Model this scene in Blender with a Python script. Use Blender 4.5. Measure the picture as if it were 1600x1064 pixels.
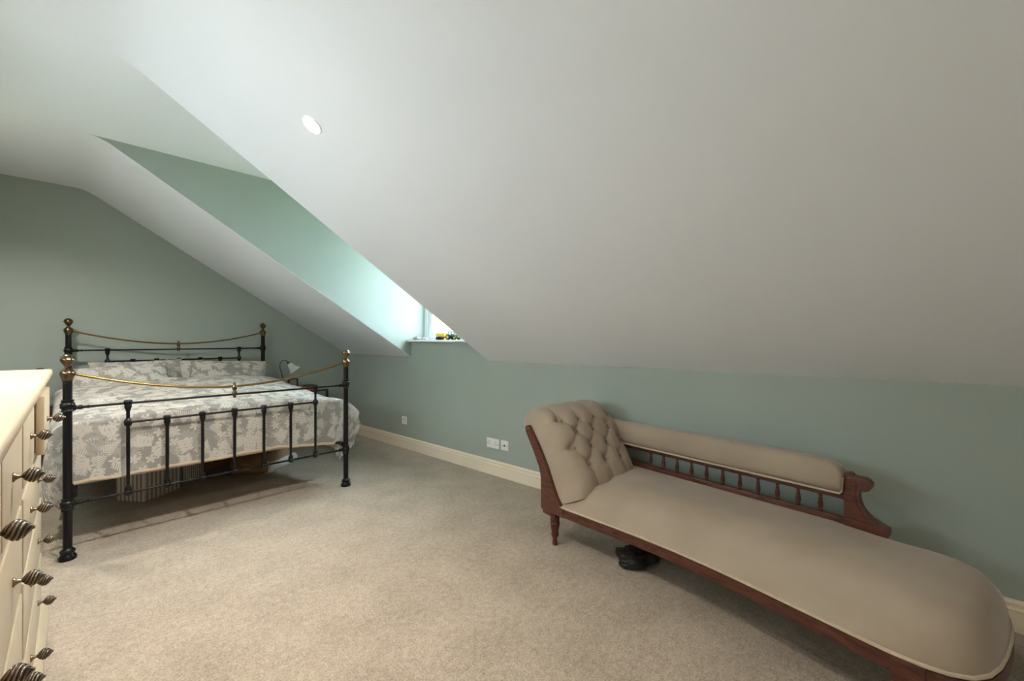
import bpy, bmesh, math, random
from mathutils import Vector, Matrix, noise
random.seed(7)
for o in list(bpy.data.objects): bpy.data.objects.remove(o, do_unlink=True)
scn = bpy.context.scene
COL = scn.collection
PI = math.pi

# ------------------------------------------------------------------ camera, world, exposure
YAW = math.radians(47.756)
cam = bpy.data.objects.new('camera', bpy.data.cameras.new('camera'))
COL.objects.link(cam)
cam.location = (0, 0, 1.2)
cam.rotation_euler = (PI/2, 0, -YAW)
cam.data.lens = 15.0
cam.data.sensor_width = 36.0
cam.data.sensor_fit = 'HORIZONTAL'
cam.data.shift_y = -1.8/1600
cam.data.clip_start = 0.02
scn.camera = cam
vs = scn.view_settings
vs.view_transform = 'Standard'; vs.look = 'None'; vs.gamma = 1.0; vs.use_curve_mapping = False
vs.exposure = 0.84
SKY_STRENGTH = 14.5
LAMP_POWER = 60.0
w = bpy.data.worlds.new('sky'); scn.world = w; w.use_nodes = True
bg = w.node_tree.nodes['Background']
bg.inputs[0].default_value = (0.69, 0.87, 1.0, 1); bg.inputs[1].default_value = SKY_STRENGTH

# ------------------------------------------------------------------ room measures (metres)
W = 2.6965      # knee wall plane
L = 5.4005      # bed wall plane
HK = 1.008      # knee wall height
HC = 2.5444     # flat ceiling
XC = 0.255      # crease between flat and slope
Y1 = 3.93       # far dormer cheek
Y0 = 2.734      # near dormer cheek
XL = -0.62      # left wall
YB = -2.8       # wall behind the camera
XW = 2.90       # dormer window plane
SILL = 1.172

# ------------------------------------------------------------------ material helpers
MATS = {}
class N:
    """tiny expression wrapper round shader sockets"""
    def __init__(s, nt, sock): s.nt, s.k = nt, sock
    def _m(s, op, *a):
        n = s.nt.nodes.new('ShaderNodeMath'); n.operation = op
        for i, v in enumerate((s,)+a):
            if isinstance(v, N): s.nt.links.new(v.k, n.inputs[i])
            else: n.inputs[i].default_value = v
        return N(s.nt, n.outputs[0])
    def __add__(s, o): return s._m('ADD', o)
    def __sub__(s, o): return s._m('SUBTRACT', o)
    def __mul__(s, o): return s._m('MULTIPLY', o)
    def __lt__(s, o): return s._m('LESS_THAN', o)
    def __gt__(s, o): return s._m('GREATER_THAN', o)
    def rsub(s, c):
        return (s*-1.0)+c
    def abs(s): return s._m('ABSOLUTE')
    def fract(s): return s._m('FRACT')
    def cos(s): return s._m('COSINE')
    def sin(s): return s._m('SINE')
    def max(s, o): return s._m('MAXIMUM', o)
    def min(s, o): return s._m('MINIMUM', o)
    def sqrt(s): return s._m('SQRT')
    def atan2(s, o): return s._m('ARCTAN2', o)

def new_mat(name, color=(.8,.8,.8), rough=.5, metal=0.0, spec=.5):
    m = bpy.data.materials.new(name); m.use_nodes = True
    b = m.node_tree.nodes['Principled BSDF']
    b.inputs['Base Color'].default_value = (*color, 1)
    b.inputs['Roughness'].default_value = rough
    b.inputs['Metallic'].default_value = metal
    b.inputs['Specular IOR Level'].default_value = spec
    MATS[name] = m
    return m, m.node_tree, b

def noise_mat(name, c1, c2, scale=5, detail=4, rough=.6, metal=0, bump=0, bscale=None, spec=.5, coord='Object', stretch=None, sheen=0, lo=.35, hi=.65, rough2=None):
    m, nt, b = new_mat(name, c1, rough, metal, spec)
    tc = nt.nodes.new('ShaderNodeTexCoord')
    src = tc.outputs[coord]
    if stretch:
        mp = nt.nodes.new('ShaderNodeMapping'); mp.inputs['Scale'].default_value = stretch
        nt.links.new(src, mp.inputs[0]); src = mp.outputs[0]
    nz = nt.nodes.new('ShaderNodeTexNoise'); nz.inputs['Scale'].default_value = scale; nz.inputs['Detail'].default_value = detail
    nt.links.new(src, nz.inputs['Vector'])
    r = nt.nodes.new('ShaderNodeValToRGB')
    r.color_ramp.elements[0].position = lo; r.color_ramp.elements[1].position = hi
    r.color_ramp.elements[0].color = (*c1, 1); r.color_ramp.elements[1].color = (*c2, 1)
    nt.links.new(nz.outputs['Fac'], r.inputs[0]); nt.links.new(r.outputs[0], b.inputs['Base Color'])
    if bump:
        n2 = nt.nodes.new('ShaderNodeTexNoise'); n2.inputs['Scale'].default_value = bscale or scale*4; n2.inputs['Detail'].default_value = 3
        nt.links.new(src, n2.inputs['Vector'])
        bp = nt.nodes.new('ShaderNodeBump'); bp.inputs['Strength'].default_value = bump; bp.inputs['Distance'].default_value = .004
        nt.links.new(n2.outputs['Fac'], bp.inputs['Height']); nt.links.new(bp.outputs[0], b.inputs['Normal'])
    if sheen:
        b.inputs['Sheen Weight'].default_value = sheen; b.inputs['Sheen Roughness'].default_value = .4
    return m

# setting
noise_mat('paint_green', (.355,.398,.350), (.375,.418,.368), 1.5, 3, .75, bump=.05, bscale=180, spec=.3)
noise_mat('paint_white', (.79,.795,.81), (.81,.815,.83), 1.2, 3, .85, bump=.05, bscale=150, spec=.2)
noise_mat('paint_cream', (.80,.70,.54), (.83,.73,.57), 3, 2, .42, spec=.5)
new_mat('gloss_white', (.86,.87,.88), .3)
new_mat('socket_white', (.80,.80,.78), .35)
new_mat('socket_dark', (.03,.03,.03), .5)
# carpet: flecked pile
def carpet():
    m, nt, b = new_mat('carpet', (.4,.35,.28), .95, spec=.1)
    tc = nt.nodes.new('ShaderNodeTexCoord')
    def nz(s, d=4):
        n = nt.nodes.new('ShaderNodeTexNoise'); n.inputs['Scale'].default_value = s; n.inputs['Detail'].default_value = d
        nt.links.new(tc.outputs['Object'], n.inputs['Vector']); return n.outputs['Fac']
    r = nt.nodes.new('ShaderNodeValToRGB'); r.color_ramp.elements[0].position=.34; r.color_ramp.elements[1].position=.66
    r.color_ramp.elements[0].color=(.215,.17,.122,1); r.color_ramp.elements[1].color=(.53,.445,.345,1)
    a = (N(nt, nz(130, 5))*.55)+(N(nt, nz(38,3))*.25)+(N(nt, nz(4,4))*.20)
    nt.links.new(a.k, r.inputs[0]); nt.links.new(r.outputs[0], b.inputs['Base Color'])
    bp = nt.nodes.new('ShaderNodeBump'); bp.inputs['Strength'].default_value=.7; bp.inputs['Distance'].default_value=.006
    nt.links.new(nz(190,4), bp.inputs['Height']); nt.links.new(bp.outputs[0], b.inputs['Normal'])
    b.inputs['Sheen Weight'].default_value=.25
carpet()
# metals
new_mat('black_iron', (.006,.006,.007), .30, .0, .28)
noise_mat('antique_brass', (.13,.09,.05), (.21,.15,.09), 40, 3, .25, 1.0)
noise_mat('brass_tube', (.30,.20,.075), (.36,.24,.09), 20, 3, .25, 1.0)
noise_mat('knob_bronze', (.19,.14,.09), (.30,.23,.16), 90, 3, .30, .95)
new_mat('knob_groove', (.014,.010,.008), .5, .3)
new_mat('steel_dark', (.10,.10,.10), .3, .9)
# wood
def wood():
    m, nt, b = new_mat('red_wood', (.1,.03,.015), .35)
    tc = nt.nodes.new('ShaderNodeTexCoord'); mp = nt.nodes.new('ShaderNodeMapping'); mp.inputs['Scale'].default_value=(9,60,60)
    nt.links.new(tc.outputs['Object'], mp.inputs[0])
    n = nt.nodes.new('ShaderNodeTexNoise'); n.inputs['Scale'].default_value=1.5; n.inputs['Detail'].default_value=6; n.inputs['Distortion'].default_value=.6
    nt.links.new(mp.outputs[0], n.inputs['Vector'])
    r = nt.nodes.new('ShaderNodeValToRGB'); r.color_ramp.elements[0].position=.3; r.color_ramp.elements[1].position=.7
    r.color_ramp.elements[0].color=(.040,.012,.008,1); r.color_ramp.elements[1].color=(.135,.042,.024,1)
    nt.links.new(n.outputs['Fac'], r.inputs[0]); nt.links.new(r.outputs[0], b.inputs['Base Color'])
    bp = nt.nodes.new('ShaderNodeBump'); bp.inputs['Strength'].default_value=.15; bp.inputs['Distance'].default_value=.002
    nt.links.new(n.outputs['Fac'], bp.inputs['Height']); nt.links.new(bp.outputs[0], b.inputs['Normal'])
wood()
noise_mat('velvet', (.325,.257,.188), (.375,.30,.224), 3.5, 5, .85, bump=.12, bscale=350, spec=.15, sheen=.35)
noise_mat('velvet_welt', (.44,.36,.26), (.50,.41,.30), 60, 3, .8, spec=.2, sheen=.2)
noise_mat('button_velvet', (.25,.19,.12), (.30,.23,.15), 40, 3, .8, spec=.2)
noise_mat('chest_paint', (.48,.395,.27), (.51,.42,.29), 4, 2, .42, spec=.5)
noise_mat('mattress_cloth', (.55,.45,.33), (.60,.49,.37), 30, 3, .8)
noise_mat('black_cloth', (.008,.008,.009), (.02,.018,.018), 12, 4, .6, bump=.4, bscale=40)
noise_mat('cardboard', (.36,.19,.07), (.42,.23,.09), 10, 3, .8)
noise_mat('brown_cloth', (.36,.22,.12), (.42,.27,.15), 14, 4, .85, bump=.2, bscale=60)
noise_mat('white_cloth', (.66,.63,.60), (.75,.72,.69), 14, 4, .85, bump=.3, bscale=60)
new_mat('table_dark', (.03,.028,.027), .35)
new_mat('lamp_metal', (.12,.11,.10), .3, 1.0)
m, nt, b = new_mat('frosted_glass', (.75,.76,.74), .45)
b.inputs['Transmission Weight'].default_value = .35
m, nt, b = new_mat('glass', (1,1,1), .0)
b.inputs['Transmission Weight'].default_value = 1.0; b.inputs['IOR'].default_value = 1.02
new_mat('toy_yellow', (.80,.58,.03), .35); new_mat('toy_green', (.03,.16,.05), .35); new_mat('toy_black', (.015,.015,.016), .6)
new_mat('toy_red', (.45,.03,.03), .4); new_mat('toy_cream', (.72,.66,.38), .4)
noise_mat('stone_pale', (.36,.36,.35), (.52,.52,.51), 30, 3, .6); noise_mat('stone_brown', (.20,.15,.10), (.34,.27,.2), 40, 3, .6)
new_mat('book_orange', (.55,.17,.04), .5); new_mat('book_red', (.50,.05,.035), .5); new_mat('book_black', (.02,.02,.022), .5); new_mat('box_beige', (.34,.31,.25), .7); new_mat('paper', (.7,.66,.56), .8)
noise_mat('leaf_green', (.10,.22,.06), (.20,.34,.12), 3, 3, .7); noise_mat('bark', (.09,.06,.04), (.16,.12,.08), 10, 4, .9)
noise_mat('grass', (.10,.18,.05), (.16,.25,.09), 2, 4, .9)
m, nt, b = new_mat('lamp_glow', (1,1,1), .4)
b.inputs['Emission Color'].default_value = (1,.93,.82,1); b.inputs['Emission Strength'].default_value = 22
# striped storage box
def stripes(name, k):
    m, nt, b = new_mat(name, (.6,.6,.6), .8)
    tc = nt.nodes.new('ShaderNodeTexCoord'); sp = nt.nodes.new('ShaderNodeSeparateXYZ'); nt.links.new(tc.outputs['Object'], sp.inputs[0])
    v = ((N(nt, sp.outputs[0])+N(nt, sp.outputs[1]))*k).sin()
    r = nt.nodes.new('ShaderNodeMapRange'); r.inputs[1].default_value=-.45; r.inputs[2].default_value=.45
    nt.links.new(v.k, r.inputs[0])
    mx = nt.nodes.new('ShaderNodeMix'); mx.data_type='RGBA'
    mx.inputs[6].default_value=(.28,.26,.25,1); mx.inputs[7].default_value=(.72,.68,.64,1)
    nt.links.new(r.outputs[0], mx.inputs[0]); nt.links.new(mx.outputs[2], b.inputs['Base Color'])
stripes('stripe_wide', 2*PI/.034); stripes('stripe_narrow', 2*PI/.016)
# woodland print of leaves, ferns and umbels (flat print on cloth)
def floral():
    m, nt, b = new_mat('floral_print', (.5,.5,.5), .8, spec=.2)
    tc = nt.nodes.new('ShaderNodeTexCoord')
    def layer(scale, off, kind):
        mp = nt.nodes.new('ShaderNodeMapping'); mp.inputs['Location'].default_value=(off, off*.7, 0); mp.inputs['Scale'].default_value=(scale,scale,1)
        nt.links.new(tc.outputs['UV'], mp.inputs[0])
        v = nt.nodes.new('ShaderNodeTexVoronoi'); v.voronoi_dimensions='2D'; v.inputs['Scale'].default_value=1.0; v.inputs['Randomness'].default_value=.75
        nt.links.new(mp.outputs[0], v.inputs['Vector'])
        sb = nt.nodes.new('ShaderNodeVectorMath'); sb.operation='SUBTRACT'
        nt.links.new(mp.outputs[0], sb.inputs[0]); nt.links.new(v.outputs['Position'], sb.inputs[1])
        sc = nt.nodes.new('ShaderNodeSeparateColor'); nt.links.new(v.outputs['Color'], sc.inputs[0])
        ang = N(nt, sc.outputs[0])*(2*PI)
        rt = nt.nodes.new('ShaderNodeVectorRotate'); rt.rotation_type='Z_AXIS'
        nt.links.new(sb.outputs[0], rt.inputs['Vector']); nt.links.new(ang.k, rt.inputs['Angle'])
        sx = nt.nodes.new('ShaderNodeSeparateXYZ'); nt.links.new(rt.outputs[0], sx.inputs[0])
        x, y = N(nt, sx.outputs[0]), N(nt, sx.outputs[1])
        y = y+((N(nt, sc.outputs[1]) > .60)*10.0); ay = y.abs()      # leave some cells empty
        if kind == 'fern':
            env = ay < ((x.rsub(.46))*.42)
            inx = (x > -.40)*(x < .46)
            comb = ((x*9.0)+(ay*-7.0)).fract() < .68
            stem = (ay < .014)*(x > -.55)*(x < .46)
            return (env*inx*comb).max(stem)
        if kind == 'leaves':
            fx = ((x*5.0)-(ay*2.2)).fract()-.5          # paired oval leaflets on a stalk
            dy = (ay-.17)*5.2
            oval = ((fx*fx*4.2)+(dy*dy)) < 1.0
            inx = (x > -.42)*(x < .45)
            stem = (ay < .013)*(x > -.5)*(x < .42)
            return (oval*inx).max(stem)
        if kind == 'flower':
            r = ((x*x)+(y*y)).sqrt(); th = y.atan2(x)
            pet = r < (((th*2.5).cos().abs())*.30+.07)
            return pet*(r > .035)
        r = ((x*x)+(y*y)).sqrt(); th = y.atan2(x)         # umbel: fan of stalks ending in dots
        fan = (((th*14.0).sin()) > .55)*(r < .36)*(th.abs() < 1.1)
        head = (r > .30)*(r < .42)*(((th*16.0).sin()) > -.4)*(th.abs() < 1.15)
        stem = (ay < .012)*(x < .02)*(x > -.5)
        return fan.max(head).max(stem)
    t = layer(10.5, 0, 'leaves').max(layer(8.6, 3.3, 'fern')).max(layer(12.5, 7.1, 'flower')).max(layer(9.2, 11.7, 'umbel')*.8)
    t2 = layer(6.2, 19.0, 'leaves')*.3
    fac = t.max(t2)
    mx = nt.nodes.new('ShaderNodeMix'); mx.data_type='RGBA'
    mx.inputs[6].default_value=(.27,.258,.228,1); mx.inputs[7].default_value=(.51,.475,.415,1)
    nt.links.new(fac.k, mx.inputs[0]); nt.links.new(mx.outputs[2], b.inputs['Base Color'])
    n2 = nt.nodes.new('ShaderNodeTexNoise'); n2.inputs['Scale'].default_value=28; n2.inputs['Detail'].default_value=3
    nt.links.new(tc.outputs['UV'], n2.inputs['Vector'])
    bp = nt.nodes.new('ShaderNodeBump'); bp.inputs['Strength'].default_value=.25; bp.inputs['Distance'].default_value=.01
    nt.links.new(n2.outputs['Fac'], bp.inputs['Height']); nt.links.new(bp.outputs[0], b.inputs['Normal'])
floral()

# ------------------------------------------------------------------ geometry helpers
def link(name, me, mat=None, parent=None, smooth=True, loc=None):
    o = bpy.data.objects.new(name, me); COL.objects.link(o)
    if mat:
        for mm in (mat if isinstance(mat, (list, tuple)) else [mat]): me.materials.append(MATS[mm])
    if smooth is not False:
        me.polygons.foreach_set('use_smooth', [True]*len(me.polygons))
        if smooth != 'all': me.set_sharp_from_angle(angle=math.radians(40))
    if parent: o.parent = parent
    if loc: o.location = loc
    return o
def pyd(name, v, f, mat=None, parent=None, smooth=True, loc=None):
    me = bpy.data.meshes.new(name); me.from_pydata([tuple(p) for p in v], [], f); me.validate(); me.update()
    bm = bmesh.new(); bm.from_mesh(me); bmesh.ops.recalc_face_normals(bm, faces=bm.faces); bm.to_mesh(me); bm.free()
    return link(name, me, mat, parent, smooth, loc)
def frombm(name, bm, mat=None, parent=None, smooth=True, loc=None):
    bmesh.ops.recalc_face_normals(bm, faces=bm.faces)
    me = bpy.data.meshes.new(name); bm.to_mesh(me); bm.free()
    return link(name, me, mat, parent, smooth, loc)
def add_box(bm, a, b, bev=0, seg=2):
    c = [(a[i]+b[i])/2 for i in range(3)]; s = [abs(b[i]-a[i]) for i in range(3)]
    r = bmesh.ops.create_cube(bm, size=1, matrix=Matrix.Translation(c) @ Matrix.Diagonal((*s, 1)))
    if bev:
        es = list({e for v in r['verts'] for e in v.link_edges})
        bmesh.ops.bevel(bm, geom=es, offset=bev, segments=seg, affect='EDGES', profile=.5)
def box(name, a, b, mat, parent=None, bev=0, seg=2, loc=None):
    bm = bmesh.new(); add_box(bm, a, b, bev, seg); return frombm(name, bm, mat, parent, True, loc)
def prism(name, poly, axis, d0, d1, mat, parent=None, bev=0, smooth=True):
    """poly: 2D outline; axis = extrusion axis ('x': poly=(y,z); 'y': poly=(x,z); 'z': poly=(x,y))"""
    def P(p, d): return {'x': (d, p[0], p[1]), 'y': (p[0], d, p[1]), 'z': (p[0], p[1], d)}[axis]
    bm = bmesh.new()
    va = [bm.verts.new(P(p, d0)) for p in poly]; vb = [bm.verts.new(P(p, d1)) for p in poly]
    bm.faces.new(va); bm.faces.new(vb[::-1]); n = len(poly)
    for i in range(n): bm.faces.new((va[i], va[(i+1) % n], vb[(i+1) % n], vb[i]))
    if bev:
        es = [e for e in bm.edges if e.calc_face_angle(0) > .6]
        bmesh.ops.bevel(bm, geom=es, offset=bev, segments=2, affect='EDGES')
    return frombm(name, bm, mat, parent, smooth)
def lathe_vf(prof, seg=24, axis='z', mod=None):
    v, f = [], []
    for (r, z) in prof:
        for k in range(seg):
            t = 2*PI*k/seg; rr = r*(mod(t, z) if mod else 1)
            p = (rr*math.cos(t), rr*math.sin(t), z)
            if axis == 'x': p = (p[2], p[0], p[1])
            if axis == 'y': p = (p[1], p[2], p[0])
            v.append(p)
    n = len(prof)
    for i in range(n-1):
        for k in range(seg):
            k2 = (k+1) % seg
            f.append((i*seg+k, i*seg+k2, (i+1)*seg+k2, (i+1)*seg+k))
    f.append(tuple(range(seg))[::-1]); f.append(tuple((n-1)*seg+k for k in range(seg)))
    return v, f
def lathe(name, prof, mat, parent=None, loc=None, seg=24, axis='z', mod=None):
    v, f = lathe_vf(prof, seg, axis, mod); return pyd(name, v, f, mat, parent, True, loc)
def tube_vf(path, r, seg=12, closed=False):
    path = [Vector(p) for p in path]; n = len(path); v, f = [], []
    up = None
    for i, p in enumerate(path):
        a = path[(i-1) % n] if (closed or i > 0) else p; c = path[(i+1) % n] if (closed or i < n-1) else p
        t = (c-a).normalized()
        if up is None: up = Vector((0,0,1)) if abs(t.z) < .9 else Vector((1,0,0))
        s = t.cross(up).normalized(); up = s.cross(t).normalized()
        rr = r(i/(n-1)) if callable(r) else r
        for k in range(seg):
            q = 2*PI*k/seg; v.append(p+s*(math.cos(q)*rr)+up*(math.sin(q)*rr))
    m = n if closed else n-1
    for i in range(m):
        j = (i+1) % n
        for k in range(seg):
            k2 = (k+1) % seg; f.append((i*seg+k, i*seg+k2, j*seg+k2, j*seg+k))
    if not closed:
        f.append(tuple(range(seg))[::-1]); f.append(tuple((n-1)*seg+k for k in range(seg)))
    return v, f
def tube(name, path, r, mat, parent=None, seg=12, closed=False):
    v, f = tube_vf(path, r, seg, closed); return pyd(name, v, f, mat, parent)
def join_vf(*parts):
    V, Fc = [], []
    for v, f in parts:
        o = len(V); V += list(v); Fc += [tuple(i+o for i in q) for q in f]
    return V, Fc
def move_vf(vf, d): return [tuple(Vector(p)+Vector(d)) for p in vf[0]], vf[1]
def tag(o, label, cat, group=None):
    o['label'] = label; o['category'] = cat
    if group: o['group'] = group
    return o
def thing(name, label, cat, loc=(0,0,0), rz=0, group=None):
    o = bpy.data.objects.new(name, None); COL.objects.link(o); o.empty_display_size = .1
    o.location = loc; o.rotation_euler = (0,0,rz)
    return tag(o, label, cat, group)
def struct(o): o['kind'] = 'structure'; return o
def copy_tree(o, parent=None):
    c = o.copy(); COL.objects.link(c); c.parent = parent
    for ch in list(o.children): copy_tree(ch, c)
    return c
def smooth_path(pts, n):
    """Catmull-Rom through pts, n samples per span"""
    out = []; P = [Vector(p) for p in pts]
    for i in range(len(P)-1):
        p0 = P[max(i-1,0)]; p1 = P[i]; p2 = P[i+1]; p3 = P[min(i+2,len(P)-1)]
        for k in range(n):
            t = k/n
            out.append(.5*((2*p1)+(p2-p0)*t+(2*p0-5*p1+4*p2-p3)*t*t+(3*p1-p0-3*p2+p3)*t**3))
    out.append(P[-1]); return out

# ------------------------------------------------------------------ the room
T = .12
struct(box('floor', (XL-T, YB-T, -.1), (W+.3, L+T, 0), 'carpet'))
LW = (1.0, 3.2, 1.24, 1.60)     # unseen window added over the chests for its daylight: y0, y1, z0, z1
bm = bmesh.new()
add_box(bm, (XL-T, YB-T, 0), (XL, LW[0], HC+.2)); add_box(bm, (XL-T, LW[1], 0), (XL, L+T, HC+.2))
add_box(bm, (XL-T, LW[0], 0), (XL, LW[1], LW[2])); add_box(bm, (XL-T, LW[0], LW[3]), (XL, LW[1], HC+.2))
struct(frombm('wall_left', bm, 'paint_green'))
struct(box('wall_rear', (XL, YB-T, 0), (W+.1, YB, HC+.2), 'paint_green'))
struct(box('wall_far', (XL, L, 0), (W+.1, L+T, HC+.2), 'paint_green'))
# knee wall, higher below the dormer window
kw = [(YB-T, 0), (L+T, 0), (L+T, HK+.06), (Y1+.03, HK+.06), (Y1+.03, SILL), (Y0-.03, SILL), (Y0-.03, HK+.06), (YB-T, HK+.06)]
struct(prism('wall_right', kw, 'x', W, W+.20, 'paint_green'))
# ceiling: flat part, running on into the dormer
FIL = .07
FX = XC-FIL
fc = [(XL-T, YB-T), (FX, YB-T), (FX, Y0-.001), (XW+.15, Y0-.001), (XW+.15, Y1+.001), (FX, Y1+.001), (FX, L+T), (XL-T, L+T)]
struct(prism('ceiling', fc, 'z', HC, HC+.12, 'paint_white'))
# slope with a rounded break where it leaves the flat
SL = (HC-HK)/(W-XC)
def slope_profile(x1=W+.02):
    pts = []
    a = Vector((FX, HC)); c = Vector((XC, HC)); e = Vector((XC+FIL, HC-SL*FIL))
    for k in range(13):
        t = k/12; pts.append((1-t)**2*a+2*t*(1-t)*c+t*t*e)
    pts.append(Vector((x1, HC-SL*(x1-XC))))
    return [(p.x, p.y) for p in pts]
sp = slope_profile()
poly = sp+[(x, z+.13) for x, z in sp[::-1]]
struct(prism('ceiling_slope', poly, 'y', YB-T, Y0, 'paint_white'))
struct(prism('ceiling_slope', poly, 'y', Y1, L+T, 'paint_white'))
# dormer cheeks: between slope and dormer ceiling
def cheek(name, ya, yb):
    poly2 = [(x, z+.004) for x, z in sp[3:-1]]+[(W+.001, HK+.004), (W+.001, HK-.02), (XW+.15, HK-.02), (XW+.15, HC+.02), (sp[3][0], HC+.02)]
    return struct(prism(name, poly2, 'y', ya, yb, 'paint_green'))
cheek('wall_dormer_far', Y1-.002, Y1+.10)
cheek('wall_dormer_near', Y0-.10, Y0+.002)
struct(box('wall_dormer_head', (XW-.02, Y0, 2.40), (XW+.15, Y1, HC), 'paint_green'))
# baseboards, moulded
def board_profile(h=.128):
    return [(0,0),(.018,0),(.018,h*.66),(.021,h*.68),(.021,h*.72),(.014,h*.76),(.013,h*.84),(.017,h*.87),(.017,h*.91),(.010,h*.95),(.006,h),(0,h)]
bp_ = board_profile()
struct(prism('baseboard_right', [(W-x, z) for x, z in bp_], 'y', YB, L, 'paint_cream'))
struct(prism('baseboard_far', [(L-x, z) for x, z in bp_], 'x', XL, W, 'paint_cream'))
struct(prism('baseboard_left', [(XL+x, z) for x, z in bp_], 'y', YB, L, 'paint_cream'))
struct(prism('baseboard_rear', [(YB+x, z) for x, z in bp_], 'x', XL, W, 'paint_cream'))
# window sill
struct(box('trim_1', (W-.055, Y0-.0, SILL), (XW, Y1+.035, SILL+.022), 'gloss_white', bev=.006))
ZS = SILL+.022
# dormer window: frame, two casements with bars, glass
win = bpy.data.objects.new('window_1', None); COL.objects.link(win); win.location = (XW, (Y0+Y1)/2, ZS); win['kind'] = 'structure'
def wframe(name, y0, y1, z0, z1, x0, x1, t, mat, parent, tb=None):
    tb = tb or t; bm = bmesh.new()
    add_box(bm, (x0,y0,z0), (x1,y0+t,z1), .004, 1); add_box(bm, (x0,y1-t,z0), (x1,y1,z1), .004, 1)
    add_box(bm, (x0,y0+t,z0), (x1,y1-t,z0+tb), .004, 1); add_box(bm, (x0,y0+t,z1-tb), (x1,y1-t,z1), .004, 1)
    return frombm(name, bm, mat, parent)
hw = (Y1-Y0)/2; zt = 2.40-ZS
wframe('window_frame', -hw, hw, 0, zt, -.03, .06, .058, 'gloss_white', win, .03)
box('mullion', (-.028, -.03, .03), (.058, .03, zt-.03), 'gloss_white', win, .004)
for s in (-1, 1):
    y0, y1 = sorted((s*.03, s*(hw-.058)))
    c = wframe('casement', y0+.002, y1-.002, .032, zt-.032, -.015, .045, .062, 'gloss_white', win, .055)
    box('pane', (.012, y0+.06, .085), (.018, y1-.06, zt-.085), 'glass', c)
    box('glazing_bead', (.0, y0+.062, .085), (.03, y0+.076, zt-.085), 'gloss_white', c)
    box('stay_handle', (-.035, (y0+y1)/2-.05, .05), (-.015, (y0+y1)/2+.05, .062), 'steel_dark', c, .003)

# out-of-view window over the chests, added to light the room
win_added = bpy.data.objects.new('window_added', None); COL.objects.link(win_added); win_added.location = (XL-T, (LW[0]+LW[1])/2, LW[2]); win_added['kind'] = 'structure'
h2 = (LW[1]-LW[0])/2; z2 = LW[3]-LW[2]
wframe('window_frame', -h2, h2, 0, z2, .0, .07, .05, 'gloss_white', win_added)
for k in range(2):
    ya = -h2+.05+k*(2*h2-.1)/2; yb = ya+(2*h2-.1)/2
    c = wframe('casement', ya+.002, yb-.002, .052, z2-.052, .01, .06, .045, 'gloss_white', win_added)
    box('pane', (.03, ya+.046, .096), (.036, yb-.046, z2-.096), 'glass', c)
# daylight portal in the dormer opening (sampling aid for the sky)
pl = bpy.data.lights.new('dormer_daylight', 'AREA'); pl.shape='RECTANGLE'; pl.size = 1.2; pl.size_y = 1.25; pl.cycles.is_portal = True
po = bpy.data.objects.new('dormer_daylight', pl); COL.objects.link(po); po.location = (XW+.1, (Y0+Y1)/2, (ZS+2.4)/2); po.rotation_euler = (0, PI/2, 0)
pl2 = bpy.data.lights.new('added_window_daylight', 'AREA'); pl2.shape='RECTANGLE'; pl2.size = .4; pl2.size_y = 2.25; pl2.cycles.is_portal = True  # portal for the added window over the chests
po2 = bpy.data.objects.new('added_window_daylight', pl2); COL.objects.link(po2); po2.location = (XL-T-.02, (LW[0]+LW[1])/2, (LW[2]+LW[3])/2); po2.rotation_euler = (0, -PI/2, 0)

# outside: lawn and a tree
struct(box('ground_outside', (8, -40, -5.2), (90, 60, -5.0), 'grass'))
def tree(loc, h, rad, seed, label):
    rnd = random.Random(seed)
    t = thing('garden_tree', label, 'tree', loc, group='trees outside the dormer window')
    lathe('trunk', [(.22,0),(.16,h*.3),(.11,h*.6),(.04,h*.9)], 'bark', t, seg=10)
    v, f = [], []
    for _ in range(1500):
        d = Vector((rnd.gauss(0,1), rnd.gauss(0,1), rnd.gauss(0,1))).normalized()*rad*rnd.uniform(.35,1)
        c = Vector((0,0,h*.72))+Vector((d.x,d.y,d.z*.9))
        a = Vector((rnd.uniform(-1,1), rnd.uniform(-1,1), rnd.uniform(-1,1))).normalized(); b2 = a.orthogonal().normalized(); s = rnd.uniform(.10,.2)
        k = len(v); v += [c-a*s, c+b2*s*.5, c+a*s, c-b2*s*.5]; f.append((k,k+1,k+2,k+3))
    me = bpy.data.meshes.new('foliage'); me.from_pydata([tuple(p) for p in v], [], f); me.update()
    link('foliage', me, 'leaf_green', t, False)['kind'] = 'stuff'
tree((14, 16.5, -5), 7.6, 2.6, 3, 'leafy green tree outside the dormer window, seen through the pane')

# ------------------------------------------------------------------ recessed downlights
def downlight(pos, normal, label, dim=1.0):
    nrm = Vector(normal).normalized()
    t = thing('downlight', label, 'ceiling light', pos, group='recessed downlights in the white ceiling')
    t.rotation_mode = 'QUATERNION'; t.rotation_quaternion = Vector((0,0,-1)).rotation_difference(nrm)
    # local -z points into the room
    lathe('trim_ring', [(.030,.0),(.034,-.004),(.042,-.006),(.047,-.003),(.048,.0)], 'gloss_white', t, seg=32)
    lathe('bulb', [(.001,.0),(.033,.0),(.033,-.0055),(.026,-.008),(.001,-.009)], 'lamp_glow', t, seg=24)
    l = bpy.data.lights.new('downlight_beam', 'SPOT'); l.energy = LAMP_POWER*dim; l.color = (1,.925,.85); l.spot_size = math.radians(150); l.spot_blend = .9; l.shadow_soft_size = .035
    lo = bpy.data.objects.new('downlight_beam', l); COL.objects.link(lo); lo.parent = t; lo.location = (0,0,-.05)
sn = (-SL/math.hypot(SL,1), 0, -1/math.hypot(SL,1))
def on_slope(x): return HC-SL*(x-XC)
downlight((.831, 1.99, on_slope(.831)), sn, 'bright recessed downlight in the sloping white ceiling beside the dormer', 1.3)
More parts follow.
